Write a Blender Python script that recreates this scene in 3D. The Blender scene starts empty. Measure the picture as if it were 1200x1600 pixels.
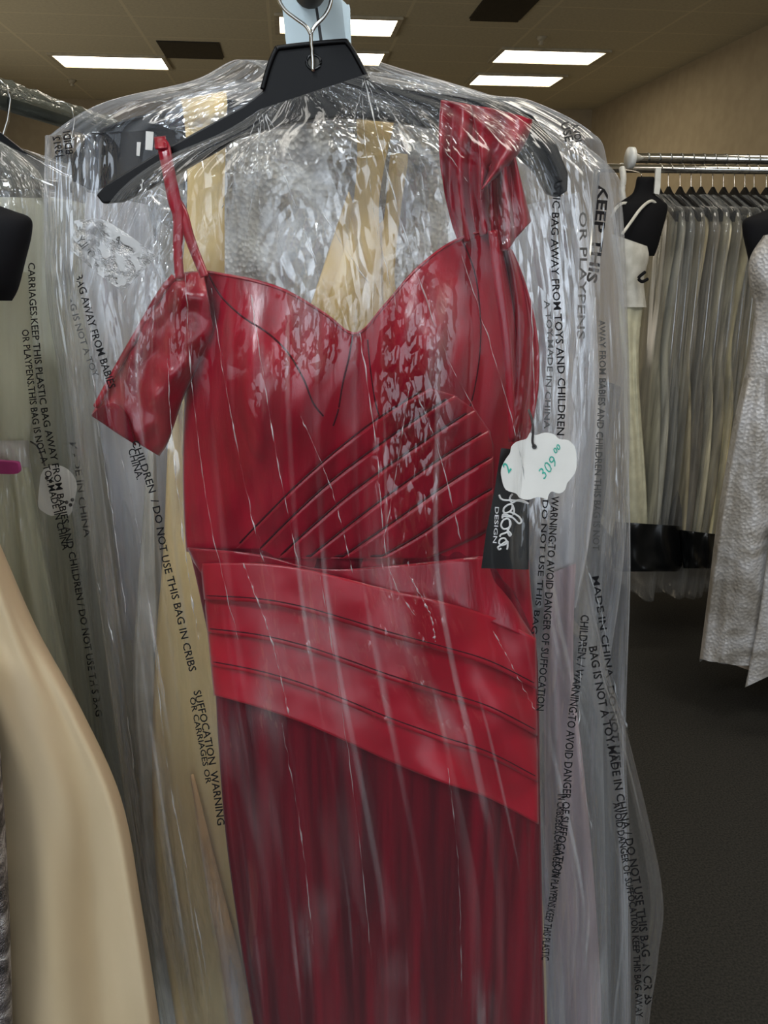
import bpy, math, random
from math import sin, cos, pi, radians, sqrt, exp
from mathutils import Vector, noise
from mathutils.bvhtree import BVHTree
random.seed(7)
sc = bpy.context.scene
col = sc.collection
# ---------------------------------------------------------------- camera
F = 1250.0; PITCH = radians(17.7); YAW = radians(6.5); CH = 1.6
CAM = Vector((0, 0, CH))
HD = Vector((sin(YAW), cos(YAW), 0)); RT = Vector((cos(YAW), -sin(YAW), 0)); UZ = Vector((0, 0, 1))
def ray(px, py):
    a = (px-600)/F; b = (800-py)/F
    return HD*(cos(PITCH)+sin(PITCH)*b) + RT*a + UZ*(cos(PITCH)*b-sin(PITCH))
def P(px, py, D):                       # point seen at px,py on the vertical plane D metres ahead
    b = (800-py)/F
    return CAM + ray(px, py)*(D/(cos(PITCH)+sin(PITCH)*b))
def Pz(px, py, z):
    d = ray(px, py); return CAM + d*((z-CH)/d.z)
def Py(px, py, y):
    d = ray(px, py); return CAM + d*(y/d.y)
cd = bpy.data.cameras.new('camera'); cam = bpy.data.objects.new('camera', cd); col.objects.link(cam)
cam.location = CAM; cam.rotation_euler = (pi/2-PITCH, 0, -YAW)
cd.sensor_fit = 'VERTICAL'; cd.sensor_height = 36; cd.lens = 36*F/1600; cd.clip_start = 0.02
sc.camera = cam
sc.view_settings.view_transform = 'Standard'
sc.cycles.transparent_max_bounces = 20
sc.cycles.max_bounces = 5
sc.cycles.diffuse_bounces = 2
sc.cycles.use_light_tree = False
sc.cycles.glossy_bounces = 2
sc.cycles.transmission_bounces = 2
sc.cycles.adaptive_threshold = .12
sc.cycles.sample_clamp_indirect = 4
# ---------------------------------------------------------------- materials
def lin(c):
    o = []
    for v in c:
        v /= 255.0
        o.append(v/12.92 if v <= .04045 else ((v+.055)/1.055)**2.4)
    return (o[0], o[1], o[2], 1)
def newmat(name):
    m = bpy.data.materials.new(name); m.use_nodes = True
    nt = m.node_tree; nt.nodes.clear()
    out = nt.nodes.new('ShaderNodeOutputMaterial')
    return m, nt, out
def N(nt, t, **kw):
    n = nt.nodes.new(t)
    for k, v in kw.items():
        if k in n.inputs.keys(): n.inputs[k].default_value = v
        else: setattr(n, k, v)
    return n
def L(nt, a, b): nt.links.new(a, b)
def mapping(nt, coord, scale):
    tc = N(nt, 'ShaderNodeTexCoord'); mp = N(nt, 'ShaderNodeMapping')
    mp.inputs['Scale'].default_value = scale
    L(nt, tc.outputs[coord], mp.inputs['Vector']); return mp.outputs['Vector']
def ramp(nt, src, a, b, ca=(0,0,0,1), cb=(1,1,1,1)):
    r = N(nt, 'ShaderNodeValToRGB'); r.color_ramp.elements[0].position = a; r.color_ramp.elements[1].position = b
    r.color_ramp.elements[0].color = ca; r.color_ramp.elements[1].color = cb
    L(nt, src, r.inputs['Fac']); return r.outputs['Color']
def math_(nt, op, a, b, clamp=False):
    m = N(nt, 'ShaderNodeMath', operation=op); m.use_clamp = clamp
    for i, x in enumerate((a, b)):
        if hasattr(x, 'links'): L(nt, x, m.inputs[i])
        else: m.inputs[i].default_value = x
    return m.outputs[0]
def mat(name, c, rough=.5, spec=.5, metal=0, c2=None, scale=(8,8,8), coord='Object', nscale=3, bump=0, bscale=None, sheen=0, emit=None, detail=5, lo=.35, hi=.65, trans=0):
    m, nt, out = newmat(name)
    b = N(nt, 'ShaderNodeBsdfPrincipled')
    b.inputs['Roughness'].default_value = rough; b.inputs['Metallic'].default_value = metal
    b.inputs['Specular IOR Level'].default_value = spec
    if sheen: b.inputs['Sheen Weight'].default_value = sheen; b.inputs['Sheen Roughness'].default_value = .4
    vec = mapping(nt, coord, scale)
    nz = N(nt, 'ShaderNodeTexNoise'); nz.inputs['Scale'].default_value = nscale; nz.inputs['Detail'].default_value = detail
    L(nt, vec, nz.inputs['Vector'])
    c2 = c2 or tuple(max(0, x*.9) for x in c)
    cc = ramp(nt, nz.outputs['Fac'], lo, hi, lin(c2), lin(c)); L(nt, cc, b.inputs['Base Color'])
    if bump:
        bp = N(nt, 'ShaderNodeBump'); bp.inputs['Strength'].default_value = bump; bp.inputs['Distance'].default_value = .004
        n2 = N(nt, 'ShaderNodeTexNoise'); n2.inputs['Scale'].default_value = bscale or nscale*4; n2.inputs['Detail'].default_value = 4
        L(nt, vec, n2.inputs['Vector']); L(nt, n2.outputs['Fac'], bp.inputs['Height']); L(nt, bp.outputs['Normal'], b.inputs['Normal'])
    if emit: b.inputs['Emission Color'].default_value = lin(c); b.inputs['Emission Strength'].default_value = emit
    L(nt, b.outputs[0], out.inputs['Surface']); return m
def film(name, base=.05, streak=.3, crump=.3, su=60, sv=2.2, tint=(235,238,240), skew=.1, rough=.1, seed=0, spec=.06, cell=1.0, lod=2, bd=.006, voro=.8, edgef=.3):
    m, nt, out = newmat(name)
    tc = N(nt, 'ShaderNodeTexCoord')
    def mp(sx, sy, rz=0, loc=0):
        q = N(nt, 'ShaderNodeMapping'); q.inputs['Scale'].default_value = (sx, sy, 1); q.inputs['Rotation'].default_value = (0, 0, rz)
        q.inputs['Location'].default_value = (loc+seed, seed*1.7, 0)
        L(nt, tc.outputs['UV'], q.inputs['Vector']); return q.outputs['Vector']
    def nz(vec, s, d=1, dist=0):
        n = N(nt, 'ShaderNodeTexNoise'); n.noise_dimensions = '2D'; n.inputs['Scale'].default_value = s; n.inputs['Detail'].default_value = d; n.inputs['Distortion'].default_value = dist
        L(nt, vec, n.inputs['Vector']); return n.outputs['Fac']
    s1 = nz(mp(su, sv, skew), 1, 1)
    s1r = ramp(nt, s1, .62, .80)
    mask = ramp(nt, nz(mp(9, 5.5, .25, 3), 1, 2), .46, .66)
    sm = math_(nt, 'ADD', math_(nt, 'MULTIPLY', mask, .88), .12)
    sx_ = N(nt, 'ShaderNodeSeparateXYZ'); L(nt, tc.outputs['UV'], sx_.inputs[0])
    topfade = ramp(nt, sx_.outputs['Y'], .02, .22, (.22,.22,.22,1), (1,1,1,1)); sm = math_(nt, 'MULTIPLY', sm, topfade)
    fac = math_(nt, 'MULTIPLY', math_(nt, 'MULTIPLY', s1r, sm), streak)  # white streaks mixed into the film stand in for highlights along its folds
    if lod > 0:
        soft = ramp(nt, nz(mp(15, 4, .12, 11), 1, 3), .50, .72)
        fac = math_(nt, 'ADD', fac, math_(nt, 'MULTIPLY', math_(nt, 'MULTIPLY', soft, mask), crump))
    lw = N(nt, 'ShaderNodeLayerWeight'); lw.inputs['Blend'].default_value = .2
    edge = lw.outputs['Facing']
    fac = math_(nt, 'ADD', fac, math_(nt, 'MULTIPLY', edge, edgef))
    fac = math_(nt, 'MINIMUM', math_(nt, 'ADD', fac, base), .8, True)
    gl = N(nt, 'ShaderNodeBsdfGlossy'); gl.inputs['Roughness'].default_value = rough; gl.inputs['Color'].default_value = (1,1,1,1)
    df = N(nt, 'ShaderNodeBsdfDiffuse'); df.inputs['Color'].default_value = lin(tint)
    if lod > 0:
        vv = N(nt, 'ShaderNodeTexVoronoi'); vv.feature = 'F1'; vv.voronoi_dimensions = '2D'; vv.inputs['Scale'].default_value = 1
        base_v = mp(74*cell, 40*cell, .4, 5)
        if lod > 1:
            nd = N(nt, 'ShaderNodeTexNoise'); nd.noise_dimensions = '2D'; nd.inputs['Scale'].default_value = .8; nd.inputs['Detail'].default_value = 2; L(nt, base_v, nd.inputs['Vector'])
            va = N(nt, 'ShaderNodeMixRGB'); va.blend_type = 'ADD'; va.inputs[0].default_value = 1.5; L(nt, base_v, va.inputs[1]); L(nt, nd.outputs['Color'], va.inputs[2]); base_v = va.outputs[0]
        L(nt, base_v, vv.inputs['Vector'])
        h = math_(nt, 'ADD', math_(nt, 'MULTIPLY', math_(nt, 'MULTIPLY', s1, sm), .9), math_(nt, 'MULTIPLY', math_(nt, 'MULTIPLY', vv.outputs['Distance'], mask), voro))
        bp = N(nt, 'ShaderNodeBump'); bp.inputs['Strength'].default_value = 1; bp.inputs['Distance'].default_value = bd
        L(nt, h, bp.inputs['Height'])
        L(nt, bp.outputs['Normal'], gl.inputs['Normal']); L(nt, bp.outputs['Normal'], df.inputs['Normal'])
    tr = N(nt, 'ShaderNodeBsdfTransparent'); tr.inputs['Color'].default_value = (.99,.99,.99,1)
    m2 = N(nt, 'ShaderNodeMixShader'); L(nt, fac, m2.inputs[0]); L(nt, tr.outputs[0], m2.inputs[1]); L(nt, df.outputs[0], m2.inputs[2])
    sp = math_(nt, 'ADD', math_(nt, 'MULTIPLY', fac, .25), math_(nt, 'ADD', math_(nt, 'MULTIPLY', edge, .2), math_(nt, 'MULTIPLY', sm, spec)), True)
    m3 = N(nt, 'ShaderNodeMixShader'); L(nt, sp, m3.inputs[0]); L(nt, m2.outputs[0], m3.inputs[1]); L(nt, gl.outputs[0], m3.inputs[2])
    L(nt, m3.outputs[0], out.inputs['Surface']); return m
def beaded(name, c1, c2, c3, sc_=90):
    m, nt, out = newmat(name)
    b = N(nt, 'ShaderNodeBsdfPrincipled'); vec = mapping(nt, 'Object', (1,1,1))
    v = N(nt, 'ShaderNodeTexVoronoi'); v.inputs['Scale'].default_value = sc_*3; L(nt, vec, v.inputs['Vector'])
    n = N(nt, 'ShaderNodeTexNoise'); n.inputs['Scale'].default_value = sc_*.25; n.inputs['Detail'].default_value = 6; n.inputs['Distortion'].default_value = 1.2; L(nt, vec, n.inputs['Vector'])
    r = N(nt, 'ShaderNodeValToRGB'); e = r.color_ramp.elements
    e[0].position = .38; e[0].color = lin(c1); e[1].position = .62; e[1].color = lin(c3); k = e.new(.5); k.color = lin(c2)
    L(nt, n.outputs['Fac'], r.inputs['Fac']); L(nt, r.outputs['Color'], b.inputs['Base Color'])
    b.inputs['Roughness'].default_value = .4; b.inputs['Metallic'].default_value = .15
    bp = N(nt, 'ShaderNodeBump'); bp.inputs['Strength'].default_value = .7; bp.inputs['Distance'].default_value = .004
    L(nt, math_(nt, 'ADD', v.outputs['Distance'], n.outputs['Fac']), bp.inputs['Height']); L(nt, bp.outputs['Normal'], b.inputs['Normal'])
    L(nt, b.outputs[0], out.inputs['Surface']); return m
M = {}
M['satin'] = mat('crimson_satin', (156,6,38), .28, .6, c2=(128,4,30), sheen=.15, scale=(30,30,4), nscale=2, bump=.12)
M['satin_hi'] = mat('scarlet_satin', (172,6,38), .36, .5, c2=(148,4,32), sheen=.1, scale=(6,6,6), nscale=2, bump=.1)
M['satin_dk'] = mat('dark_crimson_satin', (120,12,36), .5, .3, c2=(95,8,28))
M['seam_shade'] = mat('seam_and_shade_line', (62,8,22), .6, .2)  # for seams, and for lines painted as shade along the waist pleats
M['chiffon'] = mat('burgundy_chiffon', (120,0,28), .6, .1, c2=(72,0,17), scale=(40,40,1.2), nscale=1.5, bump=.2, sheen=.1)
M['champ'] = mat('champagne_satin', (252,226,164), .45, .4, c2=(238,206,142), scale=(10,10,2), nscale=2)
M['peach'] = mat('peach_satin', (250,200,140), .45, .4)
M['silver'] = beaded('silver_beading', (168,162,154), (216,210,198), (246,242,230), 60)
M['pearl'] = mat('pearl_satin', (236,236,240), .45, .4, c2=(190,194,204), scale=(14,14,1.5), nscale=2)
M['lilac'] = mat('lilac_grey_chiffon', (222,202,212), .6, .3, c2=(180,160,170), scale=(14,14,1.5), nscale=2)
M['ivory'] = mat('ivory_satin', (214,194,160), .42, .4, c2=(196,174,138), scale=(3,3,1), nscale=2)
M['sage'] = mat('pale_cream_chiffon', (222,222,196), .6, .3, c2=(202,202,174), scale=(12,12,1.5), nscale=2)
M['sequin'] = beaded('grey_sequins', (60,56,56), (120,112,110), (190,184,180), 200)
M['lace'] = beaded('white_lace', (164,158,150), (192,188,184), (206,204,204), 30)
M['white_cloth'] = mat('white_cloth', (226,224,216), .5, .4, c2=(200,198,188))
M['black_pl'] = mat('black_plastic', (6,6,8), .42, .25, c2=(4,4,6), nscale=8)
M['black_cloth'] = mat('black_velvet', (16,16,20), .8, .2)
M['black_card'] = mat('black_card', (20,22,24), .3, .5)
M['chrome'] = mat('chrome', (225,222,215), .18, .5, metal=1)
M['steel'] = mat('brushed_steel', (150,152,150), .35, .5, metal=1)
M['gunmetal'] = mat('dark_grey_paint', (92,98,94), .35, .5, metal=.6)
M['card'] = mat('pale_blue_plastic', (205,222,228), .4, .5, c2=(190,208,216), nscale=1)
M['paper'] = mat('white_card', (240,238,232), .6, .3, c2=(232,230,224))
M['whitepl'] = mat('white_plastic', (225,225,220), .4, .5)
M['ink'] = mat('black_ink', (22,22,26), .6, .2)
M['greyink'] = mat('grey_ink', (92,92,92), .6, .2)
M['teal'] = mat('teal_ink', (70,190,170), .6, .2)
M['whiteink'] = mat('white_print', (240,240,240), .5, .2)
M['cord'] = mat('dark_cord', (60,56,56), .7, .2)
M['magenta'] = mat('magenta_plastic', (190,70,140), .4, .5)
M['filmA'] = film('front_bag_film', base=.002, streak=.26, crump=.13, su=60, sv=2.4, skew=-.10, seed=0, spec=.075, cell=1.25, voro=.45, edgef=.14)
M['filmB'] = film('second_bag_film', base=.02, streak=.3, crump=.55, su=46, sv=3, skew=.05, seed=4, spec=.17, lod=1, tint=(226,234,246))
M['filmC'] = film('third_bag_film', base=.07, streak=.3, crump=.5, su=40, sv=4, skew=.1, seed=8, tint=(225,230,238), spec=.22, lod=1)
M['filmL'] = film('left_bag_film', base=.01, streak=.12, crump=.2, su=40, sv=4, skew=.1, seed=8, tint=(225,230,228), spec=.07, lod=1)
M['filmBG'] = film('rack_bag_film', base=.03, streak=.3, crump=.2, su=22, sv=5, skew=.05, seed=2, spec=.2, lod=0)
M['filmflap'] = film('flap_film', base=.40, streak=.2, crump=.3, su=10, sv=8, seed=5, lod=1)
M['filmwrap'] = film('rail_wrap_film', base=.25, streak=.3, crump=.3, su=30, sv=30, tint=(120,126,118), seed=3, spec=.15, lod=1)
M['crease'] = film('crease_glint_film', base=.35, streak=.3, crump=.3, su=3, sv=20, seed=6, spec=.3, lod=0)
# ---------------------------------------------------------------- object helpers
def tag(o, label=None, cat=None, group=None, kind=None):
    if label: o['label'] = label
    if cat: o['category'] = cat
    if group: o['group'] = group
    if kind: o['kind'] = kind
    return o
def empty(name, loc, label, cat, group=None):
    o = bpy.data.objects.new(name, None); col.objects.link(o); o.location = loc; o.empty_display_size = .05
    return tag(o, label, cat, group)
def meshobj(name, verts, faces, m, parent=None, uvs=None, smooth=True, thick=0):
    me = bpy.data.meshes.new(name)
    off = parent_loc(parent)
    me.from_pydata([tuple(Vector(v)-off) for v in verts], [], faces)
    me.materials.append(m)
    if uvs:
        ul = me.uv_layers.new(name='UVMap')
        for lp in me.loops: ul.data[lp.index].uv = uvs[lp.vertex_index]
    if smooth: me.polygons.foreach_set('use_smooth', [True]*len(me.polygons))
    me.update()
    o = bpy.data.objects.new(name, me); col.objects.link(o)
    if parent: o.parent = parent
    if thick:
        s = o.modifiers.new('thickness', 'SOLIDIFY'); s.thickness = thick; s.offset = 0
    return o
def parent_loc(p):
    v = Vector((0,0,0))
    while p: v += p.location; p = p.parent
    return v
def cr(pts, n):                                  # Catmull-Rom resample, uniform over keys
    pts = [Vector(p) for p in pts]; k = len(pts)-1; out = []
    for i in range(n):
        t = i/(n-1)*k; j = min(int(t), k-1); f = t-j
        p0 = pts[max(j-1,0)]; p1 = pts[j]; p2 = pts[j+1]; p3 = pts[min(j+2,k)]
        out.append(.5*((2*p1)+(p2-p0)*f+(2*p0-5*p1+4*p2-p3)*f*f+(3*p1-p0-3*p2+p3)*f**3))
    return out
def gridfaces(nu, nv, closed=False):
    f = []
    for j in range(nv-1):
        for i in range(nu if closed else nu-1):
            a = j*nu+i; b = j*nu+(i+1) % nu
            f.append((a, b, b+nu, a+nu))
    return f
def ns(*a): return noise.noise(Vector(a))
def panel(name, T, B, D0, dep, m, parent=None, nu=60, nv=40, bump=None, bl=0, br=0, thick=.0015, power=.5):
    """cloth between curve T and curve B; bows toward the viewer by dep"""
    t = cr(T, nu); b = cr(B, nu); V = []; UV = []
    for j in range(nv):
        v = j/(nv-1)
        for i in range(nu):
            u = i/(nu-1); q = t[i].lerp(b[i], v)
            px = q.x + (bl*(1-u)+br*u)*4*v*(1-v); py = q.y
            D = D0(u, v) if callable(D0) else D0
            D -= dep*max(0, 1-(2*u-1)**2)**power
            if bump: D -= bump(u, v, px, py)
            V.append(P(px, py, D)); UV.append((u, v))
    return meshobj(name, V, gridfaces(nu, nv), m, parent, UV, thick=thick)
def tube_cloth(name, Lp, Rp, D0, dep, m, parent=None, na=120, nv=90, nf=9, fa=.006, rag=0, seed=0, creases=None, D1=None, thick=0, topflat=0, press=.6):
    """closed cloth tube between left and right outline; rows follow both outlines"""
    l = cr(Lp, nv); r = cr(Rp, nv); V = []; UV = []
    for j in range(nv):
        v = j/(nv-1); mid = (l[j]+r[j])/2; hw = (r[j]-l[j])/2
        dd = dep(v) if callable(dep) else dep
        dz = D0(v) if callable(D0) else D0
        amp = fa(v) if callable(fa) else fa
        for i in range(na):
            a = i/na*2*pi
            ca, sa = cos(a), sin(a)
            x = mid.x - hw.x*ca; y = mid.y - hw.y*ca
            f = amp*(sin(nf*a+seed+1.3*sin(v*4+seed))*.6 + ns(cos(a)*nf*.5+seed, sin(a)*nf*.5, v*3)*1.1)
            if creases: f += creases(a/(2*pi), v)
            sg = 1 if sa >= 0 else -1
            edge = abs(sa)
            D = dz - sg*dd*(edge**press) - f*sg*min(1, edge*2.5)
            if rag and j == nv-1: y += rag*ns(a*3, seed, 2)
            V.append(P(x, y, D)); UV.append((a/pi if a <= pi else 2-a/pi, v))
    return meshobj(name, V, gridfaces(na, nv, True), m, parent, UV, thick=thick)
def ribbon(name, pts, w, m, parent=None, thick=.0012, n=30):
    """pts: (px,py,D); w: width in px (list or number)"""
    c = cr(pts, n); ww = cr([(x, 0, 0) for x in w], n) if isinstance(w, (list, tuple)) else [Vector((w, 0, 0))]*n
    V = []
    for i in range(n):
        d = (c[min(i+1, n-1)]-c[max(i-1, 0)]); d.z = 0; d.normalize(); nrm = Vector((d.y, -d.x, 0))
        for s in (-.5, -.17, .17, .5):
            q = c[i]+nrm*s*ww[i].x; V.append(P(q.x, q.y, q.z - (.0012 if abs(s) < .3 else 0)))
    return meshobj(name, V, gridfaces(4, n), m, parent, thick=thick)
def tube(name, pts, rad, m, parent=None, ns_=8, n=None, raw=False, radii=None):
    c = [Vector(p) for p in pts] if raw else cr(pts, n or max(12, len(pts)*6))
    V = []; k = len(c); up = Vector((0.13, 0.2, 1)).normalized()
    for i in range(k):
        d = (c[min(i+1, k-1)]-c[max(i-1, 0)]).normalized()
        a = d.cross(up)
        if a.length < .05: a = d.cross(Vector((1, 0, 0)))
        a.normalize(); b = d.cross(a); up = b if i else up; 
        rr = radii[i] if radii else rad
        for s in range(ns_):
            t = s/ns_*2*pi; V.append(c[i]+a*cos(t)*rr+b*sin(t)*rr)
        up = -b if b.dot(Vector((0.13,.2,1))) < 0 else b
        up = Vector((0.13, 0.2, 1)).normalized() if abs(d.dot(Vector((0.13,.2,1)).normalized())) < .97 else Vector((1, 0, 0))
    f = gridfaces(ns_, k, True) + [tuple(range(ns_))[::-1], tuple(range((k-1)*ns_, k*ns_))]
    return meshobj(name, V, f, m, parent)
def prism(name, pts, D, th, m, parent=None, bev=.0, slant=None):
    """flat plate with pixel outline pts on plane D, thickness th away from viewer"""
    n = len(pts); Df = (lambda x, y: D+slant(x, y)) if slant else (lambda x, y: D)
    A = [P(x, y, Df(x, y)) for x, y in pts]; Bk = [p+HD*th for p in A]
    f = [tuple(range(n)), tuple(range(2*n-1, n-1, -1))] + [(i, i+n, (i+1) % n+n, (i+1) % n) for i in range(n)]
    o = meshobj(name, A+Bk, f, m, parent, smooth=False)
    if bev:
        b = o.modifiers.new('bevel', 'BEVEL'); b.width = bev; b.segments = 3; b.limit_method = 'ANGLE'
    return o
def box(name, lo, hi, m, parent=None, bev=0):
    x0, y0, z0 = lo; x1, y1, z1 = hi
    V = [(x, y, z) for z in (z0, z1) for y in (y0, y1) for x in (x0, x1)]
    f = [(0,2,3,1), (4,5,7,6), (0,1,5,4), (2,6,7,3), (0,4,6,2), (1,3,7,5)]
    o = meshobj(name, V, f, m, parent, smooth=False)
    if bev:
        b = o.modifiers.new('bevel', 'BEVEL'); b.width = bev; b.segments = 3
    return o
def smoothpoly(pts, n=6):
    k = len(pts); out = []
    for i in range(k):
        p0, p1, p2, p3 = [Vector((*pts[(i+d) % k], 0)) for d in (-1, 0, 1, 2)]
        for s in range(n):
            f = s/n
            q = .5*((2*p1)+(p2-p0)*f+(2*p0-5*p1+4*p2-p3)*f*f+(3*p1-p0-3*p2+p3)*f**3)
            out.append((q.x, q.y))
    return out
def tree_of(o):
    me = o.data; off = parent_loc(o.parent)+o.location
    return BVHTree.FromPolygons([v.co+off for v in me.vertices], [tuple(p.vertices) for p in me.polygons])
def cast(tree, px, py, hit=0, off=.0012, fallback=None):
    o = CAM.copy(); d = ray(px, py).normalized()
    for k in range(hit+1):
        h = tree.ray_cast(o, d)
        if h[0] is None: return P(px, py, fallback) if fallback else None
        o = h[0]+d*.004
    return h[0]-d*off
_tc = {}
def glyphs(s, bold=.0, shear=0, mono=1.0):
    key = (s, bold, shear, mono)
    if key not in _tc:
        cu = bpy.data.curves.new('t', 'FONT'); cu.body = s; cu.size = 1; cu.resolution_u = 2; cu.offset = bold; cu.shear = shear; cu.space_character = mono
        ob = bpy.data.objects.new('t', cu); col.objects.link(ob)
        dg = bpy.context.evaluated_depsgraph_get(); me = bpy.data.meshes.new_from_object(ob.evaluated_get(dg))
        _tc[key] = ([v.co.copy() for v in me.vertices], [tuple(p.vertices) for p in me.polygons])
        bpy.data.objects.remove(ob); bpy.data.curves.remove(cu); bpy.data.meshes.remove(me)
    return _tc[key]
def print_text(s, path, h, m, parent, tree, hit=0, mirror=False, name='printed_warning', fallback=None, fit=True, bold=.02, shear=0, squash=1.0):
    """lettering lying on a surface, running along a path; letter tops to the right of a downward path"""
    V0, Fs = glyphs(s, bold, shear)
    if not V0: return
    W = max(v.x for v in V0)
    c = cr([(x, y, 0) for x, y in path], 80)
    Ls = [0]
    for i in range(1, 80): Ls.append(Ls[-1]+(c[i]-c[i-1]).length)
    tot = Ls[-1]; sx = (tot/W) if fit else h*squash/.72
    V = []
    for v in V0:
        x = (W-v.x if mirror else v.x)*sx; y = v.y*h/.72
        x = min(max(x, 0), tot-1e-3); i = 0
        lo, hi_ = 0, 79
        while hi_-lo > 1:
            mid = (lo+hi_)//2
            if Ls[mid] <= x: lo = mid
            else: hi_ = mid
        f = (x-Ls[lo])/max(1e-6, Ls[hi_]-Ls[lo]); q = c[lo].lerp(c[hi_], f)
        d = (c[hi_]-c[lo]).normalized(); nrm = Vector((d.y, -d.x, 0))
        q = q+nrm*y
        w = cast(tree, q.x, q.y, hit, fallback=fallback) if tree else P(q.x, q.y, fallback)
        if w is None: w = P(q.x, q.y, .8)
        V.append(w)
    # drop letters that would bridge a fold
    keep = []
    for f_ in Fs:
        ds = [(V[f_[i]]-V[f_[i-1]]).length for i in range(len(f_))]
        if max(ds) < .02: keep.append(f_)
    return meshobj(name, V, keep, m, parent, smooth=False)
# ---------------------------------------------------------------- the room
CEIL = 3.4; XR = 3.95; XL = -3.6; YB = 11.0; YF = -3.2
wall_m = mat('tan_wall_paint', (182,166,138), .8, .2, c2=(174,158,131), nscale=1)
m, nt, out = newmat('ceiling_tiles')
b = N(nt, 'ShaderNodeBsdfPrincipled'); b.inputs['Roughness'].default_value = .9
tcn = N(nt, 'ShaderNodeTexCoord'); sep = N(nt, 'ShaderNodeSeparateXYZ'); L(nt, tcn.outputs['Object'], sep.inputs[0])
def line(ax, step, off, w):
    a = math_(nt, 'ADD', sep.outputs[ax], off); q = math_(nt, 'DIVIDE', a, step); fr = math_(nt, 'FRACT', math_(nt, 'ADD', q, 100), 0)
    return math_(nt, 'LESS_THAN', fr, w/step)
ln = math_(nt, 'MAXIMUM', line('X', 1.08, .10, .025), line('Y', .62, .1, .02))
nzn = N(nt, 'ShaderNodeTexNoise'); nzn.inputs['Scale'].default_value = 40; nzn.inputs['Detail'].default_value = 6; L(nt, tcn.outputs['Object'], nzn.inputs['Vector'])
tile = ramp(nt, nzn.outputs['Fac'], .3, .7, lin((206,198,172)), lin((220,212,184)))
mx = N(nt, 'ShaderNodeMixRGB'); L(nt, math_(nt, 'MULTIPLY', ln, .55), mx.inputs[0]); L(nt, tile, mx.inputs[1]); mx.inputs[2].default_value = lin((240,230,200))
L(nt, mx.outputs[0], b.inputs['Base Color']); L(nt, b.outputs[0], out.inputs['Surface']); ceil_m = m
floor_m = mat('charcoal_carpet', (62,60,56), .95, .1, c2=(44,43,41), nscale=60, scale=(3,3,3), bump=.6, bscale=150, detail=8)
S = lambda o: tag(o, kind='structure')
S(box('floor', (XL, YF, -.1), (XR, YB, 0), floor_m))
S(box('ceiling', (XL, YF, CEIL), (XR, YB, CEIL+.1), ceil_m))
S(box('wall_right', (XR, YF, 0), (XR+.1, YB, CEIL), wall_m))
S(box('wall_left', (XL-.1, YF, 0), (XL, YB, CEIL), wall_m))
S(box('wall_back', (XL, YB, 0), (XR, YB+.1, CEIL), wall_m))
S(box('baseboard_right', (XR-.015, YF, 0), (XR, YB, .1), M['black_pl']))
S(box('baseboard_back', (XL, YB-.015, 0), (XR-.015, YB, .1), M['black_pl']))
wf = bpy.data.objects.new('wall_front', None); col.objects.link(wf); tag(wf, kind='structure')
for nm, lo, hi in (('wall_pier', (XL, YF-.1, 0), (-2.9, YF, CEIL)), ('wall_pier', (2.9, YF-.1, 0), (XR, YF, CEIL)),
               ('wall_sill', (-2.9, YF-.1, 0), (2.9, YF, .7)), ('wall_head', (-2.9, YF-.1, 2.9), (2.9, YF, CEIL))):
    box(nm, lo, hi, wall_m, wf)
wn = bpy.data.objects.new('window_1', None); col.objects.link(wn); tag(wn, kind='structure')
for x in (-2.9, -.97, .93, 2.84): box('window_mullion', (x, YF-.07, .7), (x+.06, YF-.02, 2.9), M['gunmetal'], wn)
for z in (.7, 2.84): box('window_rail', (-2.84, YF-.07, z), (2.84, YF-.02, z+.06), M['gunmetal'], wn)
# pale square patches high on the back wall
for (x0, y0, x1, y1) in ((858,178,897,200), (703,128,729,150)):
    a = Py(x0, y0, YB-.02); c = Py(x1, y1, YB-.02)
# ceiling fixtures
lens_m = mat('lit_diffuser', (255,244,220), .5, emit=7)
rim_m = mat('white_metal_rim', (200,190,165), .5)
lights = [((97,268),(87,103),'ceiling light panel at the far left'), ((430,619),(26,50),'ceiling light panel behind the pale blue divider'),
          ((500,600),(82,96),'small-looking ceiling light beyond the hanger head, just over it'), ((762,930),(78,95),'ceiling light panel at right, nearer of the two there'),
          ((727,868),(117,130),'ceiling light panel at right, farthest one back')]
for (xa, xb), (ya, yb), lb in lights:
    A = Pz((xa+xb)/2, ya, CEIL); Bq = Pz((xa+xb)/2, yb, CEIL)
    yc = (A.y+Bq.y)/2; hy = max(abs(A.y-Bq.y)/2, .28); x0 = Pz(xa, yb, CEIL).x; x1 = Pz(xb, yb, CEIL).x
    o = empty('ceiling_light', (0, 0, 0), 'lit rectangular '+lb, 'ceiling light', 'recessed ceiling lights')
    o.location = ((x0+x1)/2, yc, CEIL-.01)
    box('diffuser', (x0+.03, yc-hy+.03, CEIL-.012), (x1-.03, yc+hy-.03, CEIL-.004), lens_m, o)
    V = []; 
    for (dx, dy) in ((0,0), (.04,.04)):
        V += [(x0+dx, yc-hy+dy), (x1-dx, yc-hy+dy), (x1-dx, yc+hy-dy), (x0+dx, yc+hy-dy)]
    VV = [(x, y, CEIL-.02) for x, y in V]+[(x, y, CEIL-.001) for x, y in V]
    f = []
    for i in range(4):
        j = (i+1) % 4; f += [(i, j, j+4, i+4), (i+8, i+12, j+12, j+8), (i, i+8, j+8, j), (i+4, j+4, j+12, i+12)]
    meshobj('frame', VV, f, rim_m, o, smooth=False)
vent_m = mat('dark_vent', (44,40,34), .6)
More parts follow.
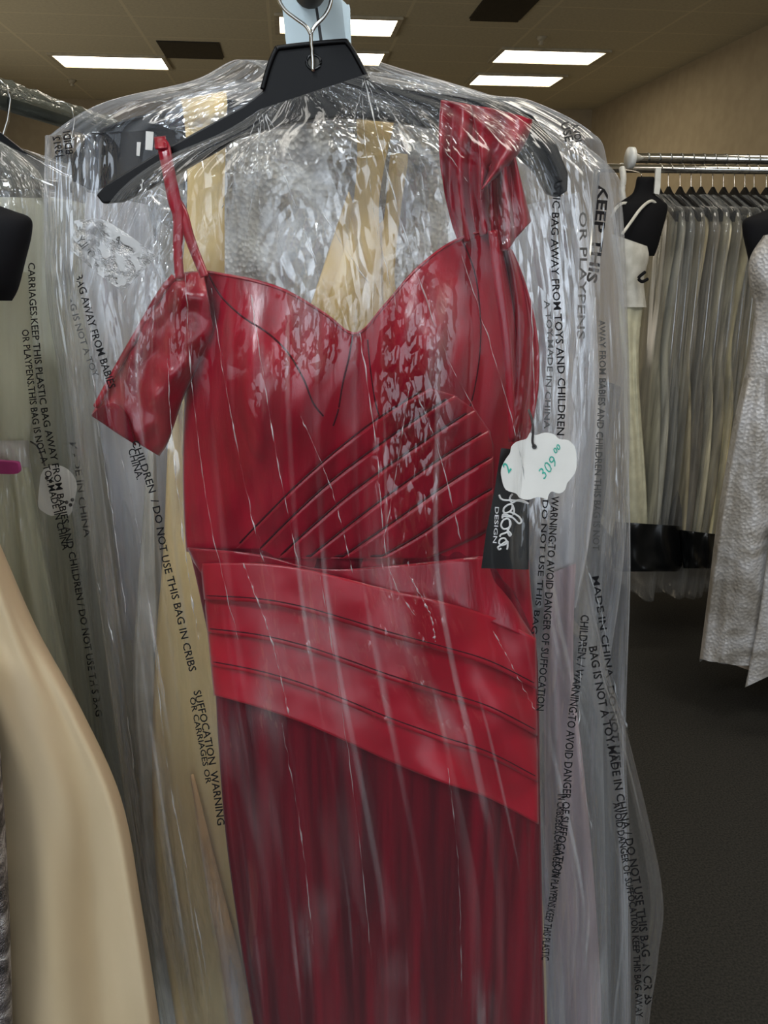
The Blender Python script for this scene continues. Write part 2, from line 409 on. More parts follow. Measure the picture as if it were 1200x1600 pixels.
for (xa, xb), (ya, yb), lb in (((257,343),(68,85),'dark ceiling air vent beside the far left light'), ((735,842),(0,25),'dark ceiling air vent at the top edge, right of the divider')):
    A = Pz(xa, yb, CEIL); Bq = Pz(xb, ya, CEIL)
    o = empty('ceiling_vent', (0, 0, 0), lb, 'air vent'); o.location = ((A.x+Bq.x)/2, (A.y+Bq.y)/2, CEIL)
    box('backing', (A.x, min(A.y, Bq.y)-.05, CEIL-.006), (Bq.x, max(A.y, Bq.y)+.05, CEIL-.001), vent_m, o)
    y = min(A.y, Bq.y)-.04
    V = []; f = []
    while y < max(A.y, Bq.y)+.04:
        k = len(V); V += [(A.x+.01, y, CEIL-.008), (Bq.x-.01, y, CEIL-.008), (Bq.x-.01, y+.03, CEIL-.016), (A.x+.01, y+.03, CEIL-.016)]; f.append((k, k+1, k+2, k+3)); y += .06
    meshobj('louvres', V, f, mat('vent_louvre', (62,57,47), .5), o, smooth=False, thick=.002)
# sprinkler heads
for (x, y, lb) in ((846,58,'small sprinkler head on the ceiling above the right lights'), (112,125,'small sprinkler head on the ceiling under the far left light')):
    q = Pz(x, y, CEIL)
    tag(tube('sprinkler_head', [q-UZ*.0, q-UZ*.03, q-UZ*.035, q-UZ*.06], .02, rim_m, raw=True, radii=[.05, .03, .015, .025], ns_=12), lb, 'sprinkler')
# lamps
def area(name, loc, rot, sx, sy, e, c):
    ld = bpy.data.lights.new(name, 'AREA'); ld.shape = 'RECTANGLE'; ld.size = sx; ld.size_y = sy; ld.energy = e; ld.color = c
    o = bpy.data.objects.new(name, ld); col.objects.link(o); o.location = loc; o.rotation_euler = rot; return o
area('window_daylight', (0, YF-.01, 1.8), (radians(90), 0, 0), 5.6, 2.2, 48, (.82, .91, 1))
area('fill_lamp', (-1.1, -.9, 3.3), (radians(20), radians(-10), 0), 1.2, .6, 55, (.86, .93, 1))  # overhead lamps added out of view, for sparkle on the film and fill
area('fill_lamp', (1.5, .35, 3.3), (0, radians(14), 0), 1.2, .6, 30, (1, .95, .86))
area('fill_lamp', (-.9, .9, 3.3), (0, 0, 0), 1.2, .6, 14, (1, .95, .86))
area('fill_lamp', (1.6, 2.2, 3.37), (0, 0, 0), 1.2, .6, 18, (1, .93, .78))
area('fill_lamp', (0.3, 5.6, 3.37), (0, 0, 0), 3, .6, 30, (1, .9, .74))
area('side_fill', (XL+.02, 6.0, 1.5), (0, radians(-90), 0), 2.0, 6, 36, (1, .9, .74))  # added area light, no window here; lifts the ceiling and right wall
w = bpy.data.worlds.new('world'); sc.world = w; w.use_nodes = True
w.node_tree.nodes['Background'].inputs[0].default_value = (.8, .88, 1, 1); w.node_tree.nodes['Background'].inputs[1].default_value = .6
# ================================================================ MAIN RAIL
z_bar = 1.82
b0 = Pz(488, -60, z_bar); 
def barx(y): return b0.x + (y-b0.y)*0.0        # rail runs along the room axis
rail = empty('clothes_rail', (b0.x, b0.y, 0), 'grey metal rail that the red gown and its neighbours hang from', 'clothes rail')
BX = b0.x
tube('bar', [(BX, .715, z_bar), (BX, 2.05, z_bar)], .014, M['steel'], rail, raw=True, ns_=16)
tube('post', [(BX, 2.03, 0.03), (BX, 2.03, z_bar)], .016, M['steel'], rail, raw=True, ns_=12)
box('foot', (BX-.28, 2.0, 0), (BX+.28, 2.06, .03), M['steel'], rail, .005)
# hangers ---------------------------------------------------------
def hook(parent, pts, D, rad=.0016, name='hook'):
    return tube(name, [P(x, y, D) for x, y in pts], rad, M['chrome'], parent, n=60)
HA = empty('clothes_hanger', P(490, 100, .775), 'wide black plastic hanger of the red gown, its head bare above the film', 'hanger')
DA = .768
armsA = [(410,142),(420,105),(430,78),(440,73),(530,64),(545,68),(560,95),(576,125),(620,138),(700,148),(780,160),(832,180),(870,225),(888,270),(887,298),(872,308),(855,302),(838,270),(800,232),(740,212),(690,203),(620,190),(560,184),(500,184),(430,198),(370,216),(330,240),(250,285),(190,315),(160,318),(150,305),(165,288),(240,242),(320,198),(380,165)]
prism('frame', armsA, DA, .010, M['black_pl'], HA, .0015)
tube('head_rim', [P(x, y, DA-.001) for x, y in ((410,140),(420,105),(431,79),(442,74),(530,65),(544,69),(560,95),(575,124))], .0022, M['black_pl'], HA, n=50)
ring = [P(490+11*cos(a/24*2*pi), 97+11*sin(a/24*2*pi), DA-.0005) for a in range(25)]
tube('eyelet', ring, .0012, M['black_card'], HA, raw=True)
pl = prism('eyelet_hole', [(490+9*cos(a/20*2*pi), 97+9*sin(a/20*2*pi)) for a in range(20)], DA-.0004, .0003, mat('grey_hole', (70,68,62), .6), HA)
hook(HA, [(489,112),(488,85),(486,57),(491,43),(508,24),(517,2),(516,-30),(500,-72),(478,-86),(452,-74),(437,-40),(434,-8),(444,14),(462,29),(478,41),(486,55)], DA-.003)
HB = empty('clothes_hanger', P(490, 150, .89), 'wide black plastic hanger of the champagne gown, its rounded end showing at left', 'hanger')
DB = .885
armsB = [(415,150),(425,108),(440,90),(545,72),(562,92),(582,128),(640,136),(740,145),(800,158),(850,200),(868,240),(860,262),(840,250),(800,215),(700,190),(560,180),(470,190),(380,205),(300,222),(240,250),(200,272),(165,292),(140,297),(118,285),(112,262),(122,235),(150,208),(200,188),(262,173),(340,153),(380,158)]
prism('frame', armsB, DB, .010, M['black_pl'], HB, .0015)
hook(HB, [(484,100),(484,72),(500,60),(509,40),(502,16),(488,7),(474,12),(466,28)], DB-.003)
tube('frame_lip', [P(x, y, DB-.001) for x, y in ((118,284),(112,262),(122,236),(150,209),(200,189),(262,174),(335,156))], .002, M['black_pl'], HB, n=50)
prism('size_sticker', [(228,205),(240,206),(238,235),(227,234)], DB-.002, .0008, M['paper'], HB)
prism('size_sticker', [(214,222),(220,222),(218,244),(213,243)], DB-.002, .0008, M['paper'], HB)
HC = empty('clothes_hanger', P(490, 170, 1.02), 'black plastic hanger of the silver beaded gown, hidden behind two others', 'hanger')
prism('frame', [(430,150),(445,110),(540,100),(560,135),(650,160),(760,180),(800,230),(790,250),(740,215),(640,195),(480,190),(360,210),(240,262),(220,250),(300,205)], 1.02, .01, M['black_pl'], HC, .0015)
hook(HC, [(495,135),(495,114),(508,100),(509,80),(494,63),(478,68),(473,82)], 1.017)
# pale blue dividers ------------------------------------------------
DV = empty('rail_divider', P(490, 60, .86), 'pale blue plastic divider sheet with a dark slit, hung on the rail', 'divider')
prism('sheet', [(438,-110),(487,-110),(487,-85),(474,-60),(484,-30),(490,-5),(500,70),(504,132),(456,132),(446,60),(440,0)], .80, .0015, M['card'], DV)
prism('sheet', [(494,-110),(530,-110),(534,0),(540,60),(546,136),(508,132),(504,62),(494,-5),(496,-30),(508,-60),(494,-85)], .80, .0015, M['card'], DV)
prism('slit_strip', [(485,-30),(495,-30),(505,68),(500,70)], .8005, .002, M['black_card'], DV)
DV2 = prism('rail_divider', smoothpoly([(528,0),(542,7),(547,14),(549,85),(550,110),(532,110),(528,60)], 3), .93, .0015, M['card'])
tag(DV2, 'narrow pale blue divider sheet peeking out right of the slit one', 'divider')
# ================================================================ RED GOWN
G = empty('evening_gown', P(570, 860, .775), 'crimson satin gown with sweetheart neckline, one drooping sleeve and draped hip bands', 'gown')
def gauss(px, py, cx, cy, rx, ry): return exp(-(((px-cx)/rx)**2+((py-cy)/ry)**2))
def bust(u, v, px, py):
    b = .040*gauss(px, py, 410, 610, 85, 120) + .040*gauss(px, py, 668, 545, 80, 115)
    b += -.010*gauss(px, py, 560, 620, 35, 150)-.010*gauss(px, py, 330, 700, 40, 120)
    b += .0022*sin((px+py*.35)/9.0+2*ns(px/60, py/90, 1))*(.3+.7*gauss(px, py, 560, 560, 220, 100))*.6
    b += .006*ns(px/70, py/130, 3.1)
    return b
neck = [(314,421),(350,427),(400,437),(450,454),(505,486),(556,519),(600,476),(645,424),(690,386),(730,366),(775,353)]
waist = [(292,862),(340,862),(390,870),(440,884),(495,895),(550,894),(600,890),(650,886),(690,882),(725,878),(757,874)]
bod = panel('bodice', neck, waist, .772, .03, M['satin'], G, 150, 120, bust, bl=-14, br=42)
panel('bodice_back', [(314,425),(400,560),(556,600),(700,560),(775,356)], [(292,862),(400,862),(520,862),(640,862),(757,862)], .778, -.02, M['satin'], G, 40, 30, br=42)
T_b = tree_of(bod)
# neckline facing fold
tube('neckline_edge', [cast(T_b, x, y+3, off=.0008, fallback=.745) for x, y in [(q.x, q.y) for q in cr([(x, y, 0) for x, y in neck], 60)][1:-1]], .0013, M['satin'], bod, raw=True)
for pts in ([(326,428),(345,462),(378,494),(420,522),(450,552),(474,592),(488,628),(505,650)],
            [(552,522),(545,560),(535,600),(528,640),(520,665)],
            [(722,375),(742,430),(750,500),(748,560),(738,620),(725,660)],
            [(575,530),(580,580),(590,640),(610,690)]):
    pp = [cast(T_b, q.x, q.y, off=.0002, fallback=.74) for q in cr([(x, y, 0) for x, y in pts], 40)]
    tube('princess_seam', pp, .0011, M['seam_shade'], bod, raw=True)
# wrapped pleats over the midriff
starts = [(368,858),(398,868),(430,878),(465,888),(505,893),(560,892),(620,888)]
mids   = [(470,755),(505,765),(540,780),(575,800),(612,820),(650,842),(685,862)]
mid2   = [(575,668),(612,684),(645,704),(675,728),(700,758),(720,795),(735,838)]
ends   = [(672,606),(710,618),(742,640),(764,672),(775,712),(776,762),(768,820)]
for k in range(6):
    ca = cr([(*p, 0) for p in (starts[k], mids[k], mid2[k], ends[k])], 60); cb = cr([(*p, 0) for p in (starts[k+1], mids[k+1], mid2[k+1], ends[k+1])], 60)
    V = []
    for j in range(9):
        v = j/8
        for i in range(60):
            q = ca[i].lerp(cb[i], v*1.12)
            V.append(cast(T_b, min(q.x, 770), min(q.y, 872), off=.0015+.009*(1-v)*min(1, i/8)*min(1, (59-i)/8), fallback=.745))
    wp_ = meshobj('waist_pleat', V, gridfaces(60, 9), M['satin'], G, thick=.001)
    tube('pleat_shadow_line', [p+HD*.002+UZ*.0016 for p in V[2:56]], .0008, M['seam_shade'], wp_, raw=True, ns_=5)  # dark line painted along the pleat's upper edge in place of shade
# skirt
def skf(a, v): return .004*sin(a*70+2*sin(v*3))*v
skl = [(295,856),(312,930),(333,1040),(341,1160),(352,1300),(372,1450),(396,1600),(430,1800),(470,2040)]
skr = [(757,862),(806,930),(836,1000),(842,1100),(844,1250),(847,1400),(852,1600),(862,1800),(880,2040)]
tube_cloth('skirt', skl, skr, .775, .034, M['chiffon'], G, 220, 120, 17, lambda v: .001+.006*v, seed=2, creases=skf)
panel('upper_hip', [(293,856),(400,866),(500,889),(620,883),(760,868)], [(330,935),(450,925),(600,925),(720,955),(837,1002)], .766, .033, M['satin'], G, 80, 20, lambda u, v, x, y: .002*sin(x/14))
C0 = [(314,880),(400,880),(470,888),(540,904),(610,922),(690,940),(765,962),(837,997)]
C4 = [(335,1086),(400,1104),(470,1128),(540,1158),(610,1190),(690,1222),(765,1248),(841,1288)]
def hipw(k):
    def f(u, v, px, py):
        w_ = .0065*sin((px-.55*py)/24.0+1.0)*min(1, max(0, (px-560)/120)) + .004*sin((px+.8*py)/37)*min(1, max(0, (px-480)/200))
        return w_ + .0045*(1-v)*(-.5 if k == 0 else -1)+(.004 if k == 0 else 0) + .0015*ns(px/40, py/40, k)+.004*v
    return f
for k in range(4):
    a = [tuple(C0[i][j]*(1-k/4)+C4[i][j]*k/4 for j in (0, 1)) for i in range(8)]
    t_ = (k+1.10 if k < 3 else k+1)/4
    b_ = [tuple(C0[i][j]*(1-t_)+C4[i][j]*t_ for j in (0, 1)) for i in range(8)]
    hp_ = panel('hip_pleat', a, b_, .762, .036, M['satin_hi'], G, 110, 16, hipw(k))
    if k: tube('pleat_edge', [P(q.x, q.y-1, .762-.036*sqrt(max(0, 1-(2*i/79-1)**2))-hipw(k-1)(0, 1, q.x, q.y)-.0003) for i, q in enumerate(cr([(*p, 0) for p in a], 80))][1:-1], .0006, M['seam_shade'], hp_, raw=True)
panel('side_panel', [(745,680),(775,690),(800,694),(823,696)], [(745,990),(775,996),(806,1000),(837,1003)], .774, .008, M['satin'], G, 40, 60, lambda u, v, x, y: .003*sin(u*14+v*2), br=-6)
# drooping sleeve, left in the photo
slT = [(318,424),(288,427),(262,437),(240,468),(208,525),(176,586),(144,648)]
slB = [(334,520),(322,548),(303,585),(287,618),(274,655),(262,690),(248,712)]
slw = lambda u, v, x, y: .006*sin(v*9+u*2)*sin(u*pi)+.005*ns(x/30, y/30, 5)
slo = panel('off_shoulder_sleeve', slT, slB, .755, .0, M['satin'], G, 60, 40, lambda u, v, x, y: .022*sin(v*pi)**.7*(1-.2*u)+slw(u, v, x, y))
panel('sleeve_underside', slT, slB, .757, .0, M['satin'], G, 40, 20, lambda u, v, x, y: -.018*sin(v*pi)**.7)
panel('sleeve_lining', [(144,648),(160,634),(178,630),(192,640),(200,656)], [(144,650),(162,662),(182,676),(204,690),(212,696)], .731, .003, M['chiffon'], G, 20, 8)
tube('sleeve_fold', [P(x, y, .742) for x, y in ((272,432),(245,468),(215,520),(185,572),(150,636))], .003, M['satin'], G)
# straps
ribbon('spaghetti_strap', [(243,222,.772),(255,228,.757),(262,260,.752),(272,310,.75),(279,340,.748),(278,390,.745),(281,436,.742)], [17,20,19,20,17,14,14], M['satin'], G)
ribbon('spaghetti_strap', [(268,300,.754),(284,330,.75),(296,370,.746),(309,405,.742),(320,432,.738)], [10,16,15,14,13], M['satin'], G)
ribbon('strap_join', [(250,214,.766),(252,232,.752)], [18,18], M['satin'], G, n=8)
# fluttering shoulder on the right of the photo
panel('shoulder_band', [(690,156),(715,160),(740,165),(768,171)], [(718,384),(738,374),(758,366),(782,356)], .757, .004, M['satin'], G, 60, 60, lambda u, v, x, y: .006*sin(u*15+v*4)*min(1, v*3+.2)+.004*ns(x/18, y/40, 2), bl=-14, br=-8)
panel('ruffle', [(736,164),(770,170),(802,178),(831,187)], [(752,312),(752,300),(753,296),(756,292)], .742, .008, M['satin'], G, 60, 60, lambda u, v, x, y: .010*sin(u*9+v*2.5)*(.4+.6*v)+.003*ns(x/15, y/25, 4), bl=6, br=16)
panel('ruffle', [(762,262),(775,250),(790,244),(802,236)], [(770,385),(790,392),(806,372),(829,346)], .750, .006, M['satin'], G, 50, 50, lambda u, v, x, y: .006*sin(u*14+v*2)+.003*ns(x/15, y/30, 6))
panel('rear_sleeve', [(770,352),(782,370),(792,384),(800,392)], [(783,702),(796,700),(808,698),(822,695)], .775, .006, M['satin'], G, 40, 60, lambda u, v, x, y: .005*sin(u*12+v*3), bl=2, br=30)
ribbon('inner_sleeve_edge', [(770,360,.74),(778,430,.735),(790,520,.733),(796,600,.735),(800,690,.74)], [14,16,14,12,10], M['satin'], G)
# hang tags
HT = empty('hang_tag', P(790, 800, .735), 'black brand hang tag with white script lettering at the gown side', 'tag')
ta = prism('card', [(783,700),(800,702),(828,730),(826,890),(752,888),(760,830),(772,770)], .716, .0006, M['black_card'], HT)
def stroke(parent, pts, D, r, m, name='script_letter', n=40):
    return tube(name, [P(x, y, D) for x, y in pts], r, m, parent, n=n, ns_=6)
z = lambda a, b: (730+a/6.0, 640+b/6.0)
for s in ([(300,800),(312,830),(345,848),(420,850),(500,858),(575,882)],               # A
          [(575,882),(520,852),(470,850),(420,872),(400,830),(425,790)],
          [(430,905),(410,885),(370,900),(342,930),(345,965),(380,965),(415,940),(425,905),(440,950),(420,1000),(370,985),(335,985),(330,1020)],      # d
          [(330,1000),(420,1010),(480,1065),(508,1050),(490,1010),(440,975),(400,960)],
          [(400,1040),(375,1020),(335,1040),(318,1085),(340,1118),(385,1110),(408,1075),(398,1040),(400,1100),(375,1130)],   # o
          [(375,1130),(410,1165),(400,1185),(385,1165),(375,1150),(350,1160),(318,1170),(305,1190)], # r
          [(370,1235),(350,1205),(310,1215),(298,1250),(320,1270),(360,1262),(380,1235),(350,1245),(310,1275),(288,1290),(300,1312),(320,1300)], # a
          [(380,1235),(378,1290),(372,1310)]):
    stroke(HT, [z(*p) for p in s], .7145, .00095, M['whiteink'])
print_text('DESIGN', [z(262,905), z(255,1080), z(240,1250)], 6.2, M['whiteink'], HT, None, fallback=.7148, name='small_lettering', bold=.01)
PT = empty('price_tag', P(842, 730, .70), 'white scalloped price tag with teal handwriting hanging beside the black tag', 'tag')
sc_pts = [(829,676),(833,679),(838,680),(852,676),(866,679),(874,686),(888,688),(898,698),(901,715),(900,735),(892,748),(886,755),(883,765),(874,771),(862,768),(857,774),(855,781),(848,778),(838,777),(825,781),(812,778),(806,771),(790,765),(784,748),(783,733),(790,718),(797,708),(799,698),(808,690),(822,686),(826,680)]
prism('card', smoothpoly(sc_pts, 3), .703, .0006, M['paper'], PT)
tube('cord', [P(x, y, D) for x, y, D in ((826,640,.72),(831,655,.712),(833,672,.703),(832,690,.7015),(835,698,.7015))], .0011, M['cord'], PT)
prism('eyelet', [(835+4*cos(a/10*2*pi), 698+4*sin(a/10*2*pi)) for a in range(10)], .7018, .0003, M['greyink'], PT)
print_text('2', [z(385,600), z(480,480)], 16, M['teal'], PT, None, fallback=.7022, name='handwriting', fit=False, shear=.3, squash=.8)
print_text('309', [z(715,665), z(862,490)], 17, M['teal'], PT, None, fallback=.7022, name='handwriting', shear=.3, bold=-.005)
print_text('00', [z(825,420), z(885,350)], 8, M['teal'], PT, None, fallback=.7022, name='handwriting', shear=.3)
# ================================================================ BAG A (front)
AL = [(408,170),(345,208),(250,250),(180,305),(140,380),(112,450),(103,560),(112,645),(148,900),(168,1050),(188,1200),(214,1380),(235,1500),(262,1640),(330,2040)]
AR = [(572,116),(690,138),(790,162),(880,228),(918,320),(935,420),(938,540),(930,700),(917,870),(948,1040),(984,1160),(1034,1385),(1028,1500),(1012,1640),(1000,2040)]
def bagfold(amp, k, seed, slant=.2):
    def f(a, v):
        u = (a*2 if a < .5 else 2-a*2)+slant*v
        s = ns(u*k, v*2.2, seed)
        t = ns(u*k*2.6, v*6, seed+4)
        return amp*((1-abs(s)*2.2)*.7 + t*.6)
    return f
bagA = tube_cloth('garment_bag', AL, AR, .775, lambda v: .05+.038*min(1, v*5), M['filmA'], None, 460, 260, 5, .002, seed=1, creases=bagfold(.006, 13, 3))
tag(bagA, 'clear plastic garment bag over the red gown, printed with a warning down both sides', 'garment bag')
T_A = tree_of(bagA)
WT = 'WARNING:TO AVOID DANGER OF SUFFOCATION KEEP THIS PLASTIC BAG AWAY FROM BABIES AND CHILDREN'
def pt(s, path, h, tree=None, parent=None, **k):
    kw = dict(bold=.012); kw.update(k)
    return print_text(s, path, h, kw.pop('m', M['ink']), parent or bagA, tree or T_A, fallback=k.get('fallback', .70), **{a: b for a, b in kw.items() if a != 'fallback'})
pt('ASTIC BAG AWAY FROM TOYS AND CHILDREN', [(868,275),(862,340),(862,430),(868,520),(872,610),(870,680)], 12, m=M['ink'])
pt('WARNING:TO AVOID DANGER OF SUFFOCATION', [(862,775),(856,860),(850,960),(842,1060),(838,1110)], 12)
pt('A TOY.MADE IN CHINA', [(850,470),(856,540),(852,620),(850,670)], 9, m=M['greyink'])
pt('DO NOT USE THIS BAG', [(848,780),(844,850),(838,930),(830,990)], 9)
pt('CHILDREN. / WARNING:TO AVOID DANGER OF SUFFOCATION', [(908,960),(902,1030),(893,1080),(884,1160),(878,1260),(868,1340),(862,1370)], 13)
pt('IN CRIBS,BEDS,CARRIAGES OR PLAYPENS.KEEP THIS PLASTIC', [(872,1240),(866,1310),(860,1390),(850,1450),(846,1500)], 12)
pt('BAG IS NOT A TOY.MADE IN CHINA / DO NOT USE THIS BAG IN CRIBS', [(920,1010),(932,1080),(950,1170),(964,1250),(980,1330),(992,1400),(1002,1480),(1008,1570)], 13)
pt('AVOID DANGER OF SUFFOCATION KEEP THIS BAG AWAY', [(958,1255),(968,1320),(976,1370),(985,1430),(990,1500),(994,1590)], 11)
pt('BAG AWAY FROM BABIES', [(117,430),(128,470),(142,520),(158,570),(170,608)], 12)
pt('AG IS NOT A TOY', [(106,465),(118,510),(134,560),(146,590)], 10, m=M['greyink'])
pt('CHILDREN  / DO NOT USE THIS BAG IN CRIBS', [(205,690),(225,745),(240,800),(252,870),(270,940),(286,1010),(296,1050)], 12)
pt('CHINA.', [(200,702),(206,725),(214,750)], 12)
pt('SUFFOCATION  WARNING', [(302,1080),(312,1120),(322,1170),(332,1230),(340,1290)], 12)
pt('OR CARRIAGES OR', [(296,1090),(305,1135),(314,1180),(322,1225)], 9)
flap = [(118,340),(160,330),(190,352),(245,402),(192,456),(150,430),(120,390)]
def onA(px, py, off): return cast(T_A, px, py, off=off, fallback=.72)
V = []; nn = 14
fa_ = cr([(116,345,0),(165,345,0),(246,400,0)], nn); fb_ = cr([(112,392,0),(150,425,0),(192,456,0)], nn)
for j in range(nn):
    for i in range(nn):
        q = fa_[i].lerp(fb_[i], j/(nn-1)); V.append(onA(q.x, q.y, .003))
meshobj('folded_flap', V, gridfaces(nn, nn), M['filmflap'], bagA, [(i/nn, j/nn) for j in range(nn) for i in range(nn)])
pt('DANGER ONLY', [(185,445),(150,415),(118,375)][::-1], 13, m=M['greyink'], mirror=True)
pt('CARRIAGES', [(228,415),(190,385),(150,355)][::-1], 11, m=M['greyink'], mirror=True)
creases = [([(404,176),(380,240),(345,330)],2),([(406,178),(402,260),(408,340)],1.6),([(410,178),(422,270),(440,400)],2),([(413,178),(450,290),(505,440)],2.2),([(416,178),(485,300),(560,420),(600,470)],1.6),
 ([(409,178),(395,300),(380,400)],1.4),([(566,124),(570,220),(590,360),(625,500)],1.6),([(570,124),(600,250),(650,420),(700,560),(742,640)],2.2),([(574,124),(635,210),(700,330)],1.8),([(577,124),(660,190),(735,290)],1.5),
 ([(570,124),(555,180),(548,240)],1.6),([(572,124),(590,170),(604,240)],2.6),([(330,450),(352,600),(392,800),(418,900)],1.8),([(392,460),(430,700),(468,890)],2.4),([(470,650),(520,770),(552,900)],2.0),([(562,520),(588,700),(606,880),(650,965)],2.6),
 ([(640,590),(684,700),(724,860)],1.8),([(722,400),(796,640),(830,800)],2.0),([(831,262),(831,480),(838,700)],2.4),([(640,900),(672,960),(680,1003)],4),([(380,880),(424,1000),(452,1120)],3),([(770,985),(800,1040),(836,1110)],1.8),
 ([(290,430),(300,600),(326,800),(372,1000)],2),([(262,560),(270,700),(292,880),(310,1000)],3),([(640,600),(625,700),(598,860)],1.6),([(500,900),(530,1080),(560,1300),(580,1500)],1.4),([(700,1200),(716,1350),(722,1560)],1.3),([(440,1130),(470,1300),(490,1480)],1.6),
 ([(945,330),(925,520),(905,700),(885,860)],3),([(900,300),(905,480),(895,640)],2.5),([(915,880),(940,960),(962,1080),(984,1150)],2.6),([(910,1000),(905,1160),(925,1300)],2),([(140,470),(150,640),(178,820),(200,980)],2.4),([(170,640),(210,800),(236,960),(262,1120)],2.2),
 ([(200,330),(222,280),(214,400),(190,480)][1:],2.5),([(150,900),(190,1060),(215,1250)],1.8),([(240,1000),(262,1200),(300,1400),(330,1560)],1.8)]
for pts, wd in creases:  # raised milky ribbons along the film's folds, painted as white highlight streaks
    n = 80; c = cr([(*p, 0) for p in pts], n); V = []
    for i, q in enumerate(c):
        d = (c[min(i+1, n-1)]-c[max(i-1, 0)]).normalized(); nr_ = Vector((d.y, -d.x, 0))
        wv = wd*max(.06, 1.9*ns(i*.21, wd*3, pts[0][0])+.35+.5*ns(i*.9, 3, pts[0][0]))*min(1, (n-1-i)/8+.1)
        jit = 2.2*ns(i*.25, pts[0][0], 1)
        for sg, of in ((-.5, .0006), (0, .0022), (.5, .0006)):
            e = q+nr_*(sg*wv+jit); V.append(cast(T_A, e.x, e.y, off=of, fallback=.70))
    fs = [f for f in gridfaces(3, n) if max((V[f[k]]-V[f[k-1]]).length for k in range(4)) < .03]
    meshobj('crease_glint', V, fs, M['crease'], bagA, [(k % 3/2, (k//3)/n) for k in range(3*n)])
# ================================================================ CHAMPAGNE GOWN (second)
G2 = empty('evening_gown', P(520, 860, .9), 'champagne satin gown with broad straps, hanging directly behind the red gown', 'gown')
ribbon('shoulder_strap', [(318,150,.895),(320,165,.872),(322,220,.868),(322,300,.868),(320,380,.87),(316,450,.872)], [72,70,62,58,62,70], M['champ'], G2)
ribbon('shoulder_strap', [(586,172,.895),(586,192,.872),(580,250,.868),(572,320,.868),(566,400,.868),(556,470,.87),(552,560,.872)], [58,58,44,40,60,84,120], M['champ'], G2)
ribbon('shoulder_strap', [(624,240,.876),(622,260,.874),(615,320,.872),(605,400,.872),(598,480,.874)], [26,28,24,26,30], M['champ'], G2)
panel('neck_panel', [(545,300),(560,330),(590,350),(606,330)], [(478,500),(520,560),(575,560),(622,500)], .878, .004, M['champ'], G2, 30, 30)
tube_cloth('gown_body', [(290,430),(270,560),(262,700),(255,860),(244,1000),(238,1150),(240,1300),(252,1450),(275,1600),(330,2000)], [(640,530),(700,560),(760,700),(800,860),(820,1000),(830,1150),(840,1300),(850,1450),(855,1600),(860,2000)], .90, .026, M['champ'], G2, 160, 100, 15, lambda v: .002+.007*v, seed=5, topflat=1)
ribbon('sash', [(300,1210,.868),(318,1300,.864),(338,1400,.862),(360,1500,.86),(378,1600,.858),(400,1700,.858)], [5,14,24,30,40,54], M['peach'], G2)
tube_cloth('underskirt', [(236,640),(214,940),(208,1080),(218,1220),(228,1400),(250,1600),(300,2000)], [(240,640),(256,940),(268,1080),(280,1220),(300,1400),(320,1600),(380,2000)], .925, .02, M['white_cloth'], G2, 80, 60, 5, .005, seed=12)
BL = [(425,116),(372,93),(300,126),(162,160),(82,208),(70,236),(72,450),(100,640),(122,900),(160,1150),(200,1380),(240,1600),(300,1980)]
BR = [(562,84),(610,102),(700,128),(765,148),(832,158),(924,206),(950,262),(976,480),(982,700),(985,900),(978,1150),(985,1400),(985,1980)]
bagB = tube_cloth('garment_bag', BL, BR, .905, lambda v: .025+.05*min(1, v*4), M['filmB'], None, 360, 220, 5, .003, seed=9, creases=bagfold(.007, 11, 13))
tag(bagB, 'crinkled clear bag over the champagne gown, its corners poking out above the front bag', 'garment bag')
T_B = tree_of(bagB)
kb = dict(tree=T_B, parent=bagB, fallback=.85)
pt('KEEP THIS', [(936,288),(930,345),(922,410),(916,440)], 16, bold=.03, **kb)
pt('OR PLAYPENS', [(905,330),(906,400),(903,480),(902,530)], 12, m=M['greyink'], **kb)
pt('USE', [(876,192),(884,222)], 13, bold=.02, **kb)
pt('AVOI', [(893,194),(899,222)], 11, bold=.02, **kb)
pt('BDIDI', [(98,206),(103,242)][::1], 12, mirror=True, **kb)
pt('13912', [(82,214),(88,248)], 12, mirror=True, **kb)
pt('AWAY FROM BABIES AND CHILDREN THIS BAG IS NOT', [(935,500),(936,600),(930,720),(926,860)], 11, m=M['greyink'], **kb)
pt('MADE IN CHINA  DO NOT USE', [(925,900),(940,1000),(952,1100),(960,1200)], 11, m=M['ink'], **kb)
# ================================================================ SILVER GOWN (third)
G3 = empty('evening_gown', P(520, 860, 1.03), 'silver beaded gown seen through the film between the red straps', 'gown')
tube_cloth('beaded_bodice', [(340,205),(330,280),(325,360),(330,440),(340,540),(350,620)], [(700,195),(706,270),(710,340),(705,420),(700,500),(690,620)], 1.03, .045, M['silver'], G3, 120, 60, 7, .004, seed=4)
tube_cloth('skirt', [(230,480),(190,600),(190,800),(205,1000),(220,1200),(235,1400),(260,1600),(300,1900)], [(850,440),(905,600),(912,800),(885,1000),(880,1200),(890,1400),(900,1600),(900,1900)], 1.04, .035, M['pearl'], G3, 180, 90, 15, lambda v: .006, seed=8)
tube_cloth('overskirt', [(850,900),(850,1050),(850,1200),(850,1400),(850,1600),(850,1900)], [(900,880),(896,1050),(912,1200),(930,1400),(940,1600),(940,1900)], .985, .012, M['lilac'], G3, 80, 60, 5, .004, seed=3)
tube_cloth('sheer_sleeve', [(135,300),(128,420),(140,560),(160,700),(178,850),(190,1000)], [(230,320),(250,420),(262,560),(270,700),(280,850),(285,1000)], 1.0, .02, M['pearl'], G3, 80, 60, 5, .006, seed=6)
tube_cloth('sheer_sleeve', [(780,330),(800,430),(815,560),(820,700),(825,850),(835,950)], [(905,300),(925,420),(935,560),(935,700),(920,850),(900,950)], 1.0, .02, M['pearl'], G3, 80, 60, 5, .006, seed=7)
